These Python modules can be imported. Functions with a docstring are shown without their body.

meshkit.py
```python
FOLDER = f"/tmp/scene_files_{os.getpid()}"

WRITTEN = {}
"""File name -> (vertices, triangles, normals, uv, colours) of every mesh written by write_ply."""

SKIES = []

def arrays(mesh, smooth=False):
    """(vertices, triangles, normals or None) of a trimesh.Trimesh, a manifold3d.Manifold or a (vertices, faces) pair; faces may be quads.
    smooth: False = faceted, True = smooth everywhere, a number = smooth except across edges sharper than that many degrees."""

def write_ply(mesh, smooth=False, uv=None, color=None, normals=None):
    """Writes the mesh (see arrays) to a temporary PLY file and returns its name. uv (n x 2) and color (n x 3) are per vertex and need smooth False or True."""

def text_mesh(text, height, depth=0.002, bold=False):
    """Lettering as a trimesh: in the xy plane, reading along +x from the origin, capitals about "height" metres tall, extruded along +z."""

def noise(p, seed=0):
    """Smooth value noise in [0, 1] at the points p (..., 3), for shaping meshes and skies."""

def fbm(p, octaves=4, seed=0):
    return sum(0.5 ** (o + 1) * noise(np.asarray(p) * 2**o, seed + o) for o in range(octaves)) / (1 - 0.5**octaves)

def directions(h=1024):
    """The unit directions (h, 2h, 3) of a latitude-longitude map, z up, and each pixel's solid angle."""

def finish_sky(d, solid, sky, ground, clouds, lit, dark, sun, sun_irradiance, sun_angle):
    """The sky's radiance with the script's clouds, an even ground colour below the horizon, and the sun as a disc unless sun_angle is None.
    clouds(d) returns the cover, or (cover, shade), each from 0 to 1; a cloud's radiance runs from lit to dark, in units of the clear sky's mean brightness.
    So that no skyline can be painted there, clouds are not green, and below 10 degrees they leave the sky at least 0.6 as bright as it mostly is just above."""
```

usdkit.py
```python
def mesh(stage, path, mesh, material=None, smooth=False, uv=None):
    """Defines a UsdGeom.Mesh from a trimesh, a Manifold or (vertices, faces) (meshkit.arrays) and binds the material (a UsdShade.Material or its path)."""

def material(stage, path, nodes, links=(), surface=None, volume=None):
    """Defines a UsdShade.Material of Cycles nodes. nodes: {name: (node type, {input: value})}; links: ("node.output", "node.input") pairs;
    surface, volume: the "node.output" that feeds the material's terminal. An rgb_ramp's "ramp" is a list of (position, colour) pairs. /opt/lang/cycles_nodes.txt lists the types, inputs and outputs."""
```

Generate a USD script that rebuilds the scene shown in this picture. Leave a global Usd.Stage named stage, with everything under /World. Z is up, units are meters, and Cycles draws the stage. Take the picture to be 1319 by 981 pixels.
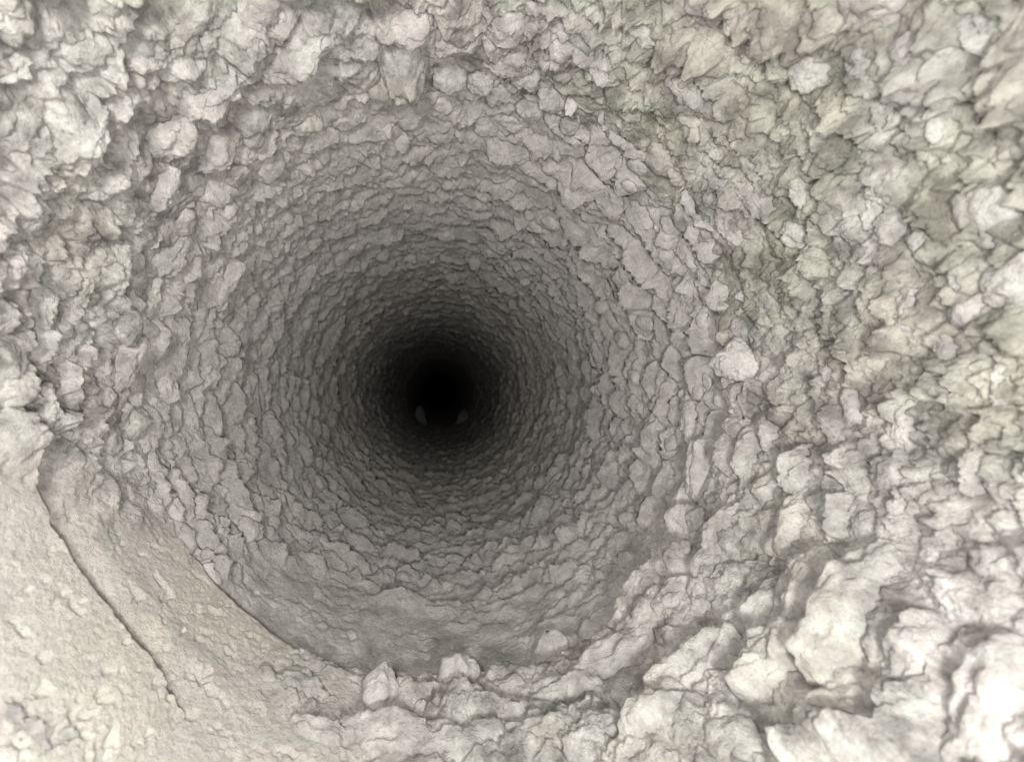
import math
import numpy as np, trimesh, usdkit
from scipy.ndimage import map_coordinates
from scipy.spatial import cKDTree
from pxr import Usd, UsdGeom, UsdLux, UsdShade, Gf, Sdf, Vt

# ---------------------------------------------------------------- camera, lamp, exposure
stage = Usd.Stage.CreateInMemory()
UsdGeom.SetStageUpAxis(stage, 'Z')
World = UsdGeom.Xform.Define(stage, '/World')
S = 0.05                      # duct radius in metres; all shapes below are written in duct radii
FPX = 560.0                   # focal length in pixels of the 1319 px wide picture
VX, VY = 566.0, 505.0         # where the duct's axis meets the picture
cam = UsdGeom.Camera.Define(stage, '/World/camera')
cam.AddTranslateOp().Set(Gf.Vec3d(0, 0, 0))
cam.AddRotateXOp().Set(90.0)                 # looks along +y, z up
cam.CreateHorizontalApertureAttr(36.0)
cam.CreateVerticalApertureAttr(36.0 * 761 / 1024)
cam.CreateFocalLengthAttr(36.0 * FPX / 1319)
cam.CreateHorizontalApertureOffsetAttr((659.5 - VX) / 1319 * 36.0)
cam.CreateVerticalApertureOffsetAttr((VY - 490.5) / 1319 * 36.0)
cam.CreateClippingRangeAttr(Gf.Vec2f(0.004, 50.0))
cam.CreateFocusDistanceAttr(1.45 * S)
cam.CreateFStopAttr(36.0 * FPX / 1319 / 0.48)   # lens opening 0.48 mm
cam.CreateExposureAttr(0.12)

for lx, ly, lz, power in ((-0.37, -0.24, 0.35, 800.0), (0.27, -0.20, -0.31, 830.0)):   # two small unseen lamps beside the lens, placed to light opposite walls
    lamp = UsdLux.SphereLight.Define(stage, '/World/unseen_lens_lamp' + ('' if lx < 0 else '_001'))
    lamp.CreateRadiusAttr(0.12 * S)
    lamp.CreateIntensityAttr(power * 0.1736)
    lamp.CreateColorAttr(Gf.Vec3f(1.0, 0.966, 0.928))
    lamp.AddTranslateOp().Set(Gf.Vec3d(lx * S, ly * S, lz * S))
mouth_fill = UsdLux.DiskLight.Define(stage, '/World/added_mouth_fill')           # added fill light at the open mouth behind the lens, softens the shadows
mouth_fill.CreateRadiusAttr(0.5 * S)
mouth_fill.CreateIntensityAttr(1.2)
mouth_fill.CreateColorAttr(Gf.Vec3f(1.0, 0.972, 0.945))
mouth_fill.AddTranslateOp().Set(Gf.Vec3d(0.1 * S, -1.6 * S, 0.0))
mouth_fill.AddRotateXOp().Set(90.0)

# ---------------------------------------------------------------- small tools
rng = np.random.default_rng(11)
LAT = np.random.default_rng(5).random((64, 64, 64)).astype(np.float32)
TAU = 2 * math.pi


def noise(p, seed=0):
    q = np.asarray(p, float) + seed * np.array([7.31, 3.77, 11.13])
    i = np.floor(q); t = q - i
    t = t * t * (3 - 2 * t)
    q = (i + t).reshape(-1, 3).T
    return map_coordinates(LAT, q, order=1, mode='grid-wrap').reshape(np.shape(p)[:-1])


def fbm(p, n=4, seed=0, gain=0.5):
    p = np.asarray(p, float); s = 0; w = 1; tot = 0
    for k in range(n):
        s = s + w * noise(p * 2.03 ** k, seed + 3 * k); tot += w; w *= gain
    return s / tot


def billow(p, n=3, seed=0):
    p = np.asarray(p, float); s = 0; w = 1; tot = 0
    for k in range(n):
        s = s + w * np.abs(2 * noise(p * 2.1 ** k, seed + 3 * k) - 1); tot += w; w *= 0.5
    return s / tot


def sm(a, b, x):
    t = np.clip((x - a) / (b - a), 0, 1)
    return t * t * (3 - 2 * t)


def arc(deg, lo, hi, soft):
    """1 inside the arc lo..hi of degrees (counter-clockwise from the right), softly 0 outside."""
    c = (lo + hi) / 2; half = (hi - lo) / 2
    d = np.abs((deg - c + 180) % 360 - 180)
    return 1 - sm(half - soft, half + soft, d)


def cyl(th, y, r=1.0):
    return np.stack([r * np.cos(th), y * np.ones_like(th), r * np.sin(th)], -1)


def cells(th, y, size, seed, ay=1.0, y0=0.0, y1=50.0, warp=0.35, wf=None):
    """Puffy cells over the duct wall: pillow height 0..1, each with its own height, steeper behind."""
    r = np.random.default_rng(seed)
    n = int(TAU * (y1 - y0) / ay / (size * size))
    st = r.random(n) * TAU; sy = y0 + r.random(n) * (y1 - y0)
    sh = r.random(n)
    P = cyl(th, y)
    f = wf or 1.6 / size
    d1 = (fbm(P * f, 2, seed) - .5) * size * warp * 2
    d2 = (fbm(P * f, 2, seed + 40) - .5) * size * warp * 2
    th2, y2 = th + d1, y + d2
    tree = cKDTree(cyl(st, sy / ay))
    q = cyl(th2, y2 / ay)
    d, k = tree.query(q.reshape(-1, 3), k=2, workers=4)
    d = d.reshape(*th.shape, 2); k = k[:, 0].reshape(th.shape)
    edge = np.clip((d[..., 1] - d[..., 0]) / (size * 0.75), 0, 1)
    pil = np.sqrt(1 - (1 - edge) ** 2)
    slope = np.clip((y2 - sy[k]) / ay / size, -1, 1)
    return pil * (0.35 + 0.65 * sh[k]) * (0.72 + 0.45 * slope)


def scales(th, y, size, seed, ay=1.0, y0=0.0, y1=50.0, warp=0.4, fuzz=.15, back=1.3, crease=.6):
    """Overlapping puffs: each rises gently towards the dark end of the duct and stops there in a scalloped edge."""
    r = np.random.default_rng(seed)
    n = int(TAU * (y1 - y0) / ay / (size * size))
    st = r.random(n) * TAU; sy = y0 + r.random(n) * (y1 - y0)
    sh = r.random(n)
    P = cyl(th, y)
    f = 1.5 / size
    d1 = (fbm(P * f, 2, seed) - .5) * size * warp * 2 + (fbm(P * f * 5, 2, seed + 20) - .5) * size * fuzz * 2
    d2 = (fbm(P * f, 2, seed + 40) - .5) * size * ay * warp * 2 + (fbm(P * f * 5, 2, seed + 60) - .5) * size * ay * fuzz * 2
    th2, y2 = th + d1, y + d2
    tree = cKDTree(cyl(st, sy / ay))
    d, k = tree.query(cyl(th2, y2 / ay).reshape(-1, 3), k=2, workers=4)
    d = d.reshape(*th.shape, 2); k = k[:, 0].reshape(th.shape)
    edge = np.clip((d[..., 1] - d[..., 0]) / (size * crease), 0, 1)
    u = np.clip(((y2 - sy[k]) / ay / size + .75) / 1.5, 0, 1)
    return ((1 - u) * edge * edge * (3 - 2 * edge) + u * (1 - (1 - edge) ** 2.4)) * (.35 + .65 * sh[k]) * (.06 + .94 * u ** back)


Y1 = FPX / 390            # joint of the near and the far duct section
Y2 = FPX / 566            # edge of the smooth sheet at lower left


def zones(th, y, near=None):
    deg = np.degrees(th) % 360
    P = cyl(th, y)
    w = (fbm(P * 3.0, 3, 60) - .5)
    degw = deg + 45 * w
    near = 1.0 * (y < Y1) if near is None else float(near)
    smooth_near = arc(degw, 196, 253, 13) * near
    rr = FPX / y
    smooth_far = arc(degw, 222, 296, 12) * sm(235, 300, rr + 160 * w) * (1 - near) * .8
    fine_top = arc(degw, 70, 145, 14) * sm(200, 260, rr + 100 * w) * (1 - near)
    rubble = (1 - sm(42, 64, np.abs((degw - 32 + 180) % 360 - 180))) * near * sm(395, 470, rr)
    return deg, smooth_near, smooth_far, fine_top, rubble


def relief(th, y, near=None):
    """Thickness of the caked dust over the pipe wall, in duct radii."""
    deg, sn, sf, ft, rub = zones(th, y, near)
    P = cyl(th, y)
    smooth = np.clip(sn + sf, 0, 1)
    nearw = 1 - sm(1.35, 2.4, y)
    tl = arc(deg, 75, 190, 30)
    patch = 0.55 + 0.9 * fbm(P * 2.2, 2, 77)
    lump = sm(.12, .95, 1 - smooth)
    lr = arc(deg, 262, 345, 22)
    if (np.min(y) < Y1) if near is None else near:
        big = scales(th, y, 0.30, 101, 0.55, y0=.2, y1=3)
        med = scales(th, y, 0.125, 102, 0.8, y0=.2, y1=3)
        small = scales(th, y, 0.05, 103, 0.9, y0=.2, y1=3)
        tiny = scales(th, y, 0.075, 104, 1.0, y0=.2, y1=3, crease=.8)
        h = lump * ((.060 + .012 * tl + .045 * lr) * big * (1 - .85 * rub) + (.042 + .034 * tl) * patch * med * (1 - .88 * rub - .3 * lr) + .038 * rub * tiny + (.015 + .014 * rub - .006 * lr) * small)
        h = h + lump * (.010 + .034 * rub) * (fbm(P * 14, 3, 8) - .5)
        h = h + (.005 + .013 * lump * (1 - .5 * lr)) * (fbm(P * 34, 3, 21) - .5) + (.005 + .008 * lump) * (fbm(P * 80, 2, 25) - .5)
    else:
        big = scales(th, y, 0.28, 111, 0.42, y0=1.2, y1=14, warp=.3, crease=.4)
        med = scales(th, y, 0.14, 112, 0.62, y0=1.2, y1=14, warp=.3, crease=.45)
        small = scales(th, y, 0.05, 113, 1.4, y0=1.2, y1=10)
        h = lump * ((1 - .8 * ft) * .070 * big + (1 - .3 * ft) * .058 * patch * med + (.009 + .016 * ft) * small)
        Q = P * np.array([1, .45, 1])
        h = h + (.006 + .009 * lump) * (fbm(Q * 36, 3, 21) - .5) * (1 - .6 * sm(2, 5, y)) + .005 * (fbm(Q * 90, 2, 25) - .5) * (1 - sm(1.8, 3.2, y))
    h = h + .03 * (fbm(P * 1.3, 2, 31) - .5) - .20 * sm(4.5, 12, y)  # last term: added flare far in, shaped to dim the dark core
    # shallow flaked ledges on the smooth dust
    led = scales(th, y, 0.26, 105, 0.6, y0=.2, y1=14, warp=.6)
    h = h + sf * .022 * led
    pits = np.clip(fbm(P * 9, 3, 55) - .66, 0, 1)
    h = h - smooth * .035 * pits - smooth * .06 * np.clip(fbm(P * 26, 3, 57) - .60, 0, 1)
    return h


def near_extra(th, y):
    """The near section's dust lies proud of the far one's, and a smooth sheet ends in a clean edge at lower left."""
    deg = np.degrees(th) % 360
    P = cyl(th, y)
    t = .006 + .036 * arc(deg, 203, 335, 18) + .014 * arc(deg, -35, 120, 25)
    ed = Y2 + .009 * (fbm(cyl(th, 0 * y) * 2.0, 2, 91) - .5) + .010 * (fbm(cyl(th, 0 * y) * 45, 2, 92) - .5)
    span = sm(156, 196, deg) * (1 - sm(224, 233, deg))
    sheet = .036 * span * (1 - sm(-.003, .003, y - ed)) - .022 * span * sm(-.003, .003, y - ed) * (1 - sm(.006, .03, y - ed))
    return t + sheet + .012 * sm(0.1, 0, np.abs(y - ed - .12)) * arc(deg, 192, 236, 8)


def wall_at(px, py):
    dx, dy = px - VX, VY - py
    return math.atan2(dy, dx) % TAU, .94 * FPX / math.hypot(dx, dy)     # the dust's face lies a little inside the pipe wall


# ---------------------------------------------------------------- materials
M = {}


def dust(name, lo, hi, mottle, tints, bump=1.0, dark=.35, soft=.65):
    s = 1 / S
    n = {
        'g': ('geometry', {}),
        'n1': ('noise_texture', {'scale': 14 * s, 'detail': 6.0, 'roughness': .62}),
        'r1': ('rgb_ramp', {'ramp': [(.5 - mottle, lo), (.5 + mottle, hi)]}),
        'n2': ('noise_texture', {'scale': 2.4 * s, 'detail': 3.0, 'roughness': .6}),
        'r2': ('rgb_ramp', {'ramp': [(.30, tints[0]), (.43, tints[1]), (.52, tints[2]), (.62, tints[3]), (.72, tints[0])]}),
        'mx': ('mix_color', {'blend_type': 'multiply', 'fac': 1.0}),
        'ol': ('attribute', {'attribute': 'olive_dust'}), 'olm': ('mix_color', {'blend_type': 'multiply', 'b': (.86, .872, .812)}),
        'at': ('attribute', {'attribute': 'fine_dust'}), 'pale': ('mix_color', {'b': (.635, .613, .583)}),
        'n3': ('noise_texture', {'scale': 80 * s, 'detail': 5.0, 'roughness': .8}),
        'r3': ('rgb_ramp', {'ramp': [(.30, (dark, dark, dark * .98)), (.42, (.86, .86, .86)), (.60, (1, 1, 1)), (.75, (1.12, 1.12, 1.1))]}),
        'mx2': ('mix_color', {'blend_type': 'multiply', 'fac': .8}),
        'nb': ('noise_texture', {'scale': 55 * s, 'detail': 5.0, 'roughness': .72}),
        'vb': ('voronoi_texture', {'feature': 'f1', 'scale': 48 * s, 'detail': 2.0}),
        'nf': ('noise_texture', {'scale': 150 * s, 'detail': 4.0, 'roughness': .8}),
        'ad2': ('math', {'math_type': 'multiply_add', 'value2': .6}),
        'ad': ('math', {'math_type': 'multiply_add', 'value2': -.2}),
        'bs': ('math', {'math_type': 'multiply_add', 'value2': -.5, 'value3': 1.0}),
        'b': ('bump', { 'distance': .034 * S * bump}),
        'p': ('principled_bsdf', {'roughness': 1.0, 'specular_ior_level': .08, 'diffuse_roughness': 1.0, 'subsurface_method': 'burley', 'subsurface_weight': soft, 'subsurface_scale': .010 * S, 'subsurface_radius': (1.0, .97, .92), 'sheen_weight': .0}),
    }
    l = [('g.position', 'n1.vector'), ('g.position', 'n2.vector'), ('g.position', 'n3.vector'), ('g.position', 'nb.vector'), ('g.position', 'vb.vector'),
         ('n1.fac', 'r1.fac'), ('n2.fac', 'r2.fac'), ('r1.color', 'pale.a'), ('at.fac', 'pale.fac'), ('pale.result', 'mx.a'), ('r2.color', 'mx.b'), ('n3.fac', 'r3.fac'), ('mx.result', 'mx2.a'), ('r3.color', 'mx2.b'),
         ('mx2.result', 'olm.a'), ('ol.fac', 'olm.fac'), ('olm.result', 'p.base_color'), ('vb.distance', 'ad.value1'), ('nb.fac', 'ad.value3'), ('g.position', 'nf.vector'), ('nf.fac', 'ad2.value1'), ('ad.value', 'ad2.value3'), ('ad2.value', 'b.height'), ('at.fac', 'bs.value1'), ('bs.value', 'b.strength'), ('b.normal', 'p.normal')]
    M[name] = usdkit.material(stage, '/World/Looks/' + name, n, l, surface='p.BSDF')


T = [(1.0, .985, .97), (1.0, .962, .948), (.98, .988, .957), (1.0, .985, .925)]
dust('near_dust', (.29, .284, .273), (.68, .67, .65), .12, T, 1.4)
dust('far_dust', (.48, .472, .457), (.71, .70, .68), .14, [(1, .988, .972)] * 4, .7, .35, .4)
dust('clump_dust', (.40, .392, .38), (.72, .712, .692), .13, T, 1.9, .5)
dust('white_dust', (.66, .655, .64), (.82, .81, .79), .13, [(1, .99, .97)] * 4, 1.4, .7)
M['galvanised_steel'] = usdkit.material(stage, '/World/Looks/galvanised_steel', {
    'g': ('geometry', {}), 'v': ('voronoi_texture', {'scale': 160.0}), 'r': ('rgb_ramp', {'ramp': [(0, (.42, .45, .48)), (1, (.60, .63, .66))]}),
    'p': ('principled_bsdf', {'metallic': 0.55, 'roughness': .55})},
    [('g.position', 'v.vector'), ('v.color', 'r.fac'), ('r.color', 'p.base_color')], surface='p.BSDF')

M['dull_metal'] = usdkit.material(stage, '/World/Looks/dull_metal', {
    'g': ('geometry', {}), 'v': ('noise_texture', {'scale': 60.0, 'detail': 3.0}), 'r': ('rgb_ramp', {'ramp': [(.35, (.28, .296, .32)), (.65, (.46, .48, .51))]}),
    'p': ('principled_bsdf', {'metallic': 0.0, 'roughness': .6})},
    [('g.position', 'v.vector'), ('v.fac', 'r.fac'), ('r.color', 'p.base_color')], surface='p.BSDF')

# ---------------------------------------------------------------- defining prims
used = {}


def free(parent, name):
    k = used.get((parent, name), 0); used[(parent, name)] = k + 1
    return f'{parent}/{name}' + (f'_{k:03d}' if k else '')


def put(parent, name, v, f, normals, mat, fine=None, olive=None):
    path = free(parent, name)
    m = UsdGeom.Mesh.Define(stage, path)
    f = np.asarray(f, np.int32)
    m.CreatePointsAttr(Vt.Vec3fArray.FromNumpy(np.ascontiguousarray(v * S, np.float32)))
    m.CreateFaceVertexCountsAttr(Vt.IntArray.FromNumpy(np.full(len(f), f.shape[1], np.int32)))
    m.CreateFaceVertexIndicesAttr(Vt.IntArray.FromNumpy(f.ravel()))
    m.CreateSubdivisionSchemeAttr('none')
    if normals is not None:
        m.CreateNormalsAttr(Vt.Vec3fArray.FromNumpy(np.ascontiguousarray(normals, np.float32)))
        m.SetNormalsInterpolation('vertex')
    if fine is not None:      # how much of the surface is fine pale dust, a property of the deposit
        UsdGeom.PrimvarsAPI(m).CreatePrimvar('fine_dust', Sdf.ValueTypeNames.FloatArray, 'vertex').Set(Vt.FloatArray.FromNumpy(np.ascontiguousarray(fine, np.float32)))
    if olive is not None:     # how much of it is olive grey dust
        UsdGeom.PrimvarsAPI(m).CreatePrimvar('olive_dust', Sdf.ValueTypeNames.FloatArray, 'vertex').Set(Vt.FloatArray.FromNumpy(np.ascontiguousarray(olive, np.float32)))
    UsdShade.MaterialBindingAPI.Apply(m.GetPrim()).Bind(M[mat])
    return m.GetPrim()


def tag(p, **kw):
    for k, v in kw.items():
        p.SetCustomDataByKey(k, v)
    return p


def grid_mesh(V):
    """Faces and smooth normals of a grid V[row, column], closed around in columns; normals face the axis."""
    nr, nc = V.shape[:2]
    i = np.arange(nr * nc).reshape(nr, nc)
    a, b = i[:-1], np.roll(i, -1, 1)[:-1]
    c, d = np.roll(i, -1, 1)[1:], i[1:]
    F = np.stack([a, b, c, d], -1).reshape(-1, 4)
    dv = np.gradient(V, axis=0)
    dt = np.roll(V, -1, 1) - np.roll(V, 1, 1)
    N = np.cross(dt, dv)
    N /= np.maximum(np.linalg.norm(N, axis=-1, keepdims=True), 1e-12)
    inward = -(N[..., 0] * V[..., 0] + N[..., 2] * V[..., 2])
    if np.median(inward) < 0:
        N = -N; F = F[:, ::-1]
    return V.reshape(-1, 3), F, N.reshape(-1, 3)


def tube(y0, y1, r0, r1, seg=96):
    t = np.arange(seg) / seg * TAU
    prof = [(r0, y0), (r0, y1), (r1, y1), (r1, y0)]
    V = np.stack([np.stack([r * np.cos(t), np.full(seg, y), r * np.sin(t)], -1) for r, y in prof])
    i = np.arange(4 * seg).reshape(4, seg)
    F = [np.stack([i[k], np.roll(i[k], -1), np.roll(i[(k + 1) % 4], -1), i[(k + 1) % 4]], -1) for k in range(4)]
    return V.reshape(-1, 3), np.concatenate(F)


# ---------------------------------------------------------------- the duct: two joined pipe sections and their caked dust
duct = UsdGeom.Xform.Define(stage, '/World/vent_duct').GetPrim()
tag(duct, label='round ventilation duct seen from inside, walls caked with lumpy grey dust', category='duct')
D = '/World/vent_duct'
v, f = tube(.30, Y1 + .03, 1.055, 1.075)
near_pipe = put(D, 'pipe_section', v, f, None, 'galvanised_steel')
v, f = tube(Y1 - .05, 4.6, 1.08, 1.10)
far_pipe = put(D, 'pipe_section', v, f, None, 'galvanised_steel')
v, f = tube(4.6, 29.9, 1.30, 1.33)
put(D, 'added_wide_end', v, f, None, 'galvanised_steel')  # added wider pipe around the flare that dims the far end
NP, FP = str(near_pipe.GetPath()), str(far_pipe.GetPath())

# near lining
NT = 1650
th1 = np.arange(NT) / NT * TAU
ragged = arc(np.degrees(th1), 40, 205, 25)
edge = Y1 + .10 * ragged * (fbm(cyl(th1, 0 * th1) * 6, 3, 18) - .62) + .035 * (fbm(cyl(th1, 0 * th1) * 2.2, 2, 14) - .5) + .03 * (fbm(cyl(th1, 0 * th1) * 14, 3, 15) - .5)
NR = int(math.log(Y1 / .50) / TAU * NT)
s = np.linspace(0, 1, NR)[:, None]
y = .50 * (edge[None, :] / .50) ** s
th = np.broadcast_to(th1, y.shape)
h = relief(th, y, True) + near_extra(th, y)
taper = 1 - ragged[None, :] * sm(.80, 1.0, s)
h = h * (.35 + .65 * taper)
V = cyl(th, y)
V[..., 1] += .45 * np.clip(h, 0, .15) * (1 - s ** 12)
V[..., 0] *= (1 - h); V[..., 2] *= (1 - h)
lip = []
for k, (dy, fall) in enumerate(((.004, .15), (.004, .6), (-.004, .9), (-.03, 1.0))):
    hh = h[-1] * (1 - fall) - .01 * fall
    lip.append(np.stack([np.cos(th1) * (1 - hh), edge + dy, np.sin(th1) * (1 - hh)], -1))
V = np.concatenate([V, np.stack(lip)], 0)
v, f, n = grid_mesh(V)
fine = zones(th, y, True)[1]
fine = .85 * np.concatenate([fine, np.repeat(fine[-1:], 4, 0)]).ravel()
P = cyl(th, y)
olive = arc(np.degrees(th) % 360 + 60 * (fbm(P * 3, 2, 71) - .5), 8, 78, 18) * sm(.35, .6, fbm(P * 5, 3, 72) + .12)
olive = np.concatenate([olive, np.repeat(olive[-1:], 4, 0)]).ravel()
tag(put(NP, 'dust_lining', v, f, n, 'near_dust', fine, olive), label='thick pale dust lining with large soft lumps at the near end of the duct')

# far lining
FT = 1280
th1 = np.arange(FT) / FT * TAU
ys = np.concatenate([np.geomspace(Y1 - .12, 13.0, int(math.log(13.0 / (Y1 - .12)) / TAU * FT)), np.geomspace(13.0, 30.0, 60)[1:]])
th, y = np.meshgrid(th1, ys)
h = relief(th, y, False)
V = cyl(th, y); V[..., 1] += .5 * np.clip(h, 0, .1) * (y < 4); V[..., 0] *= (1 - h); V[..., 2] *= (1 - h)
v, f, n = grid_mesh(V)
tag(put(FP, 'dust_lining', v, f, n, 'far_dust'), label='grey dust lining in scaly ripples that fades into the dark')

# ---------------------------------------------------------------- clumps
BALL = {k: trimesh.creation.icosphere(k, 1.0) for k in (0, 1, 2, 3, 4)}


def clump(th, y, a, b, c, seed, sub=3, tilt=0.0, lean=.30, sink=.38, base=0.0, rough=1.0, point=0.0):
    """One puffy lump on the wall at (th, y): half sizes a around, b along, height c."""
    B = BALL[sub]; p = np.array(B.vertices)
    q = p * np.array([1.0, b / a, max(c / a, .45)])
    off = rng.random(3) * 40
    k = .42 * (fbm(p * 1.2 + off, 2, 3) - .5) * 2 + .20 * rough * (fbm(q * 4 + off, 3, 5) - .5) + .13 * rough * (fbm(q * 13 + off, 2, 9) - .5)
    for cnt, amp in ((14, .12), (60, .10), (240, .055)):          # soft puffs
        d = rng.standard_normal((cnt, 3)); d /= np.linalg.norm(d, axis=1, keepdims=True)
        w = p + .5 * np.stack([noise(p * 3.3 + off, e) - .5 for e in (1, 2, 3)], -1)
        d2 = cKDTree(d).query(w / np.linalg.norm(w, axis=1, keepdims=True), k=2)[0]
        e = np.clip((d2[:, 1] - d2[:, 0]) * math.sqrt(cnt) * .5, 0, 1)
        k = k + amp * rough * (1 - (1 - e) ** 1.5 - .6)
    p = p * np.stack([1 + .7 * k, 1 + .7 * k, 1 + 1.3 * k], -1)
    if point:
        p[:, 0] *= np.where(p[:, 1] > 0, 1 - point * np.clip(p[:, 1], 0, 1), 1)
    ct, st = math.cos(tilt), math.sin(tilt)
    X, Yl, Z = p[:, 0] * a, p[:, 1] * b, p[:, 2] * c
    X, Yl = X * ct - Yl * st, X * st + Yl * ct
    Yl = Yl + lean * np.maximum(Z, 0)
    Z = Z + c * (1 - 1.0) - sink * c
    r = 1 - base - Z
    t = th + X / np.maximum(r, .4)
    V = np.stack([r * np.cos(t), y + Yl, r * np.sin(t)], -1)
    m = trimesh.Trimesh(V, B.faces, process=False)
    N = np.array(m.vertex_normals)
    F = np.array(B.faces)
    # keep outward orientation
    if m.volume < 0:
        F = F[:, ::-1]; N = -N
    return V, F, N


def base_at(th, y):
    t, yy = np.array([th]), np.array([y])
    h = relief(t, yy)
    if y < Y1:
        h = h + near_extra(t, yy)
    return float(h[0])


# lumps one can point at: x, y, size around, size towards the axis, in pixels of the photograph; height factor
LUMPS = [
 (495, 952, 105, 62, 1.2), (415, 940, 75, 42, 1.0), (592, 958, 130, 58, 1.2), (690, 945, 110, 60, 1.2), (772, 950, 85, 75, 1.2),
 (740, 882, 90, 44, 1.0), (800, 842, 120, 46, 1.1), (838, 802, 105, 42, 1.0), (900, 872, 140, 64, 1.2), (855, 930, 110, 60, 1.1),
 (1000, 862, 115, 72, 1.3), (1022, 605, 56, 42, 1.2), (1012, 680, 90, 42, 1.1), (983, 628, 50, 36, 1.1), (1030, 775, 130, 58, 1.1),
 (1105, 800, 180, 84, 1.2), (1175, 850, 110, 74, 1.0), (1265, 905, 170, 110, .7), (935, 700, 90, 32, 1.0), (918, 742, 95, 34, 1.0),
 (878, 772, 85, 36, 1.0), (958, 800, 120, 42, 1.0), (1078, 668, 60, 42, 1.0), (1150, 650, 55, 30, 1.1), (935, 660, 50, 30, 1.0),
 (700, 905, 60, 34, .9), (640, 890, 70, 34, .8), (390, 880, 60, 26, .8), (350, 868, 50, 30, .8), (1075, 925, 90, 50, 1.0),
 (232, 182, 78, 48, 1.3), (282, 122, 95, 46, 1.3), (215, 75, 90, 42, 1.2), (385, 72, 110, 46, 1.2), (328, 95, 70, 40, 1.2),
 (160, 150, 78, 46, 1.3), (105, 185, 115, 52, 1.3), (75, 255, 95, 46, 1.3), (52, 290, 66, 46, 1.3), (22, 345, 76, 52, 1.3),
 (396, 120, 84, 32, 1.0), (290, 206, 80, 40, 1.1), (220, 250, 70, 34, 1.0), (152, 240, 62, 36, 1.1), (42, 100, 70, 40, 1.0),
 (442, 50, 72, 50, 1.2), (458, 98, 62, 40, 1.2), (580, 62, 80, 50, 1.1), (650, 92, 60, 40, 1.0), (672, 116, 40, 34, 1.2),
 (762, 92, 80, 46, 1.0), (75, 446, 66, 46, 1.3), (80, 402, 62, 34, 1.1), (72, 525, 66, 32, 1.1), (120, 378, 56, 30, 1.0),
 (162, 350, 72, 36, 1.0), (215, 440, 48, 32, 1.2), (170, 470, 74, 32, 1.1), (190, 540, 48, 36, 1.1), (212, 390, 60, 28, 1.0),
 (236, 335, 72, 30, 1.0), (300, 370, 72, 26, .9), (525, 45, 70, 40, 1.1), (905, 160, 80, 46, 1.0), (870, 130, 60, 40, 1.0),
 (1040, 170, 60, 46, 1.0), (1105, 280, 52, 44, 1.2), (1130, 300, 44, 40, 1.2), (1230, 365, 46, 40, 1.2), (1170, 320, 44, 38, 1.1),
 (1100, 100, 60, 46, 1.1), (1295, 102, 30, 26, 1.2), (1020, 260, 60, 30, 1.0), (960, 270, 80, 34, 1.0), (950, 225, 52, 32, 1.0),
 (1205, 450, 60, 46, 1.0), (1150, 545, 70, 44, 1.0), (1080, 520, 60, 36, .9), (1185, 170, 60, 44, 1.0), (1270, 500, 60, 42, 1.0),
 (720, 75, 44, 36, 1.0), (820, 60, 50, 36, .9), (960, 80, 60, 40, .9), (1240, 60, 66, 46, .9), (1050, 420, 50, 38, .9),
 (940, 430, 44, 30, 1.0), (930, 300, 60, 24, 1.0), (985, 560, 70, 28, .9), (960, 590, 70, 26, .9), (1240, 600, 60, 40, .9),
 (880, 540, 60, 20, .8), (890, 600, 70, 24, .9), (860, 660, 70, 24, .9), (835, 700, 70, 26, .9), (790, 745, 60, 24, .8),
 (22, 955, 95, 60, 1.0), (85, 962, 56, 30, .9), (10, 925, 60, 36, .9),
]
parts = 0


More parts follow.
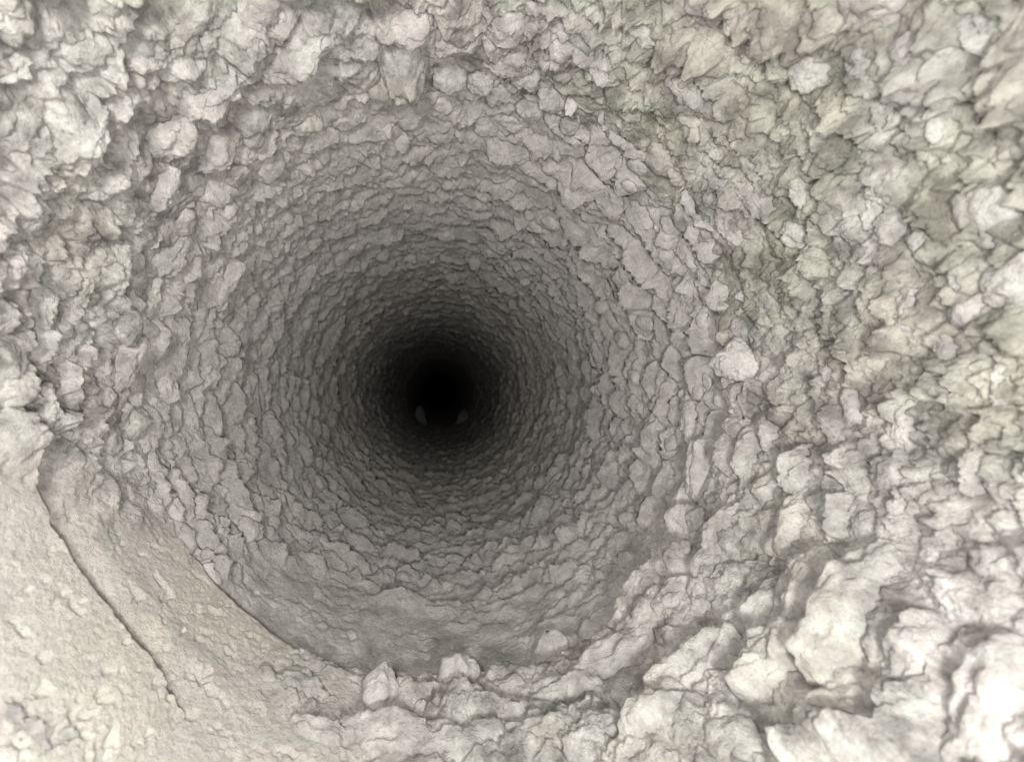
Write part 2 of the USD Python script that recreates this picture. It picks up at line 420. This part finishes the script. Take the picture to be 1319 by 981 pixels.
def lump_px(px, py, wt, wr, hf, mat='clump_dust', label=None, name='dust_clump', **kw):
    th, y = wall_at(px, py)
    r = FPX / y
    a = wt / 2 / r
    c = min(.068, .42 * a + .016) * hf
    b = max(.35 * a, (wr / r - .55 * c) * y / 2)
    b = min(b, 1.6 * a)
    par = NP if y < Y1 else FP
    sub = kw.pop('sub', 4 if wt > 58 else 3)
    V, F, N = clump(th, y, a, b, c, 0, sub, tilt=kw.pop('tilt', rng.normal(0, .12)), base=base_at(th, y) * .8, **kw)
    p = put(par, name, V, F, N, mat if par == NP else 'far_dust')
    if label:
        tag(p, label=label)
    return p


for L in LUMPS:
    soft = L[0] > 380 and L[1] > 580
    left = L[0] < 700 and L[1] < 560
    right = L[0] > 850 and L[1] < 560
    lump_px(L[0], L[1], L[2] * (1.28 if soft else 1.08), L[3], L[4] * (1.05 if soft else .85 if left else .65 if right else 1), rough=.85 if soft else 1.0, tilt=rng.normal(0, .06 if soft else .12)); parts += 1
lump_px(524, 88, 74, 92, 1.9, label='tongue-shaped dust clump hanging at the top edge', tilt=0.0, point=.7, lean=.9); parts += 1

# more clumps, scattered where the lining is lumpy
tries = 0
placed = [wall_at(*L[:2]) + (L[2] / 2 * math.hypot(1, 1) / 1.4 / (FPX / wall_at(*L[:2])[1]),) for L in LUMPS]
while parts < 298 and tries < 6000:
    tries += 1
    th = rng.random() * TAU
    r = 150 + 650 * math.sqrt(rng.random())
    y = FPX / r
    px, py = VX + r * math.cos(th), VY - r * math.sin(th)
    if not (-20 < px < 1340 and -20 < py < 1000):
        continue
    _, sn, sf, ft, rub = (float(np.asarray(q).ravel()[0]) for q in zones(np.array([th]), np.array([y])))
    if sn > .08 or rng.random() < max(2 * sf, .4 * ft, .75 * rub) + .1:
        continue
    size = rng.uniform(.030, .062) * (1 + .3 * (y < 1.2)) * (.75 if rub > .5 else 1)
    if any(math.hypot((th - t + math.pi) % TAU - math.pi, (y - yy) / max(1, .6 * y)) < .8 * (size + sz) for t, yy, sz in placed):
        continue
    placed.append((th, y, size))
    V, F, N = clump(th, y, size, size * rng.uniform(.55, 1.1), size * rng.uniform(.35, .7), 0, 3 if size * r > 16 else 2,
                    tilt=rng.normal(0, .3), base=base_at(th, y) * .8)
    put(NP if y < Y1 else FP, 'dust_clump', V, F, N, 'clump_dust' if y < Y1 else 'far_dust'); parts += 1

# ---------------------------------------------------------------- loose lumps lying on the lining: things of their own
rng = np.random.default_rng(21)
LOOSE = [
 (490, 888, 46, 66, 1.9, 'white teardrop lump of dust alone on the bottom of the duct, pointed at the dark', dict(point=.9, lean=.1, sink=-.1, tilt=0.0, rough=.3, sub=4)),
 (590, 874, 48, 54, 2.0, 'pale oval lump of dust on the duct bottom just right of the white teardrop lump', dict(lean=.2, sink=0.0, tilt=0.0, rough=.6, sub=4)),
 (946, 466, 56, 46, 1.7, 'whitish rough chunk of dust standing proud on the right wall, just outside the pipe joint', dict(lean=.3, sink=0.0, tilt=.3, rough=1.1, sub=4)),
]
for px, py, wt, wr, hf, lab, kw in LOOSE:
    th, y = wall_at(px, py); r = FPX / y; a = wt / 2 / r; c = .42 * a * hf + .012; b = max(.5 * a, (wr / r - .5 * c) * y / 2)
    V, F, N = clump(th, y, a, b, c, 0, kw.pop('sub'), base=base_at(th, y), **kw)
    p = put('/World', 'dust_lump', V, F, N, 'white_dust')
    tag(p, label=lab, category='dust lump')

# ---------------------------------------------------------------- two bent metal tabs far down the duct, fixed to the pipe wall
for px, py, w, hgt, tilt, lab in ((541, 535, 12, 25, .75, 'left, brighter faint glint of a bent metal tab at the dark far end'), (597, 537, 13, 19, .95, 'right, dimmer faint glint of a bent metal tab at the dark far end')):
    yy = 11.5
    x0, z0 = (px - VX) * yy / FPX, (VY - py) * yy / FPX
    W, H = w / 2 * yy / FPX, hgt / 2 * yy / FPX
    sgn = 1 if px < VX else -1
    rows = []
    for u in np.linspace(-1, 1, 13):                    # a curved sliver, turning away from the lens towards its top
        half = W * (1 - .8 * abs(u) ** 2.2)
        cx = x0 + sgn * W * 1.3 * max(0, -u) ** 1.6 - sgn * W * .2 * max(0, u)
        rows.append([(cx - half, yy + tilt * (u + 1) ** 2 * .10 - .05 * sgn, z0 + H * u), (cx, yy + tilt * (u + 1) ** 2 * .10, z0 + H * u), (cx + half, yy + tilt * (u + 1) ** 2 * .10 + .05 * sgn, z0 + H * u)])
    A = np.array(rows); nr = len(A)
    V = np.concatenate([A.reshape(-1, 3), (A + [0, .03, 0]).reshape(-1, 3)])
    n3 = nr * 3; F = []
    for q in range(nr - 1):
        for c in range(2):
            a = q * 3 + c
            F += [[a, a + 1, a + 4, a + 3], [a + n3, a + n3 + 3, a + n3 + 4, a + n3 + 1]]
        F += [[q * 3, q * 3 + 3, q * 3 + 3 + n3, q * 3 + n3], [q * 3 + 2, q * 3 + 2 + n3, q * 3 + 5 + n3, q * 3 + 5]]
    rad = math.hypot(x0, z0); ux, uz = x0 / rad, z0 / rad; m = len(V)          # the neck that joins it to the wall, behind it
    neck = [(x0 + e * uz * .04, yy + .05 + d, z0 - e * ux * .04) for d in (0, .04) for e in (-1, 1)] + [(ux * 1.22 + e * uz * .04, yy + 1.2 + d, uz * 1.22 - e * ux * .04) for d in (0, .04) for e in (-1, 1)]
    V = np.concatenate([V, np.array(neck)])
    F += [[m, m + 1, m + 5, m + 4], [m + 2, m + 6, m + 7, m + 3], [m, m + 4, m + 6, m + 2], [m + 1, m + 3, m + 7, m + 5]]
    tag(put(FP, 'metal_tab', V, F, None, 'dull_metal'), label=lab)
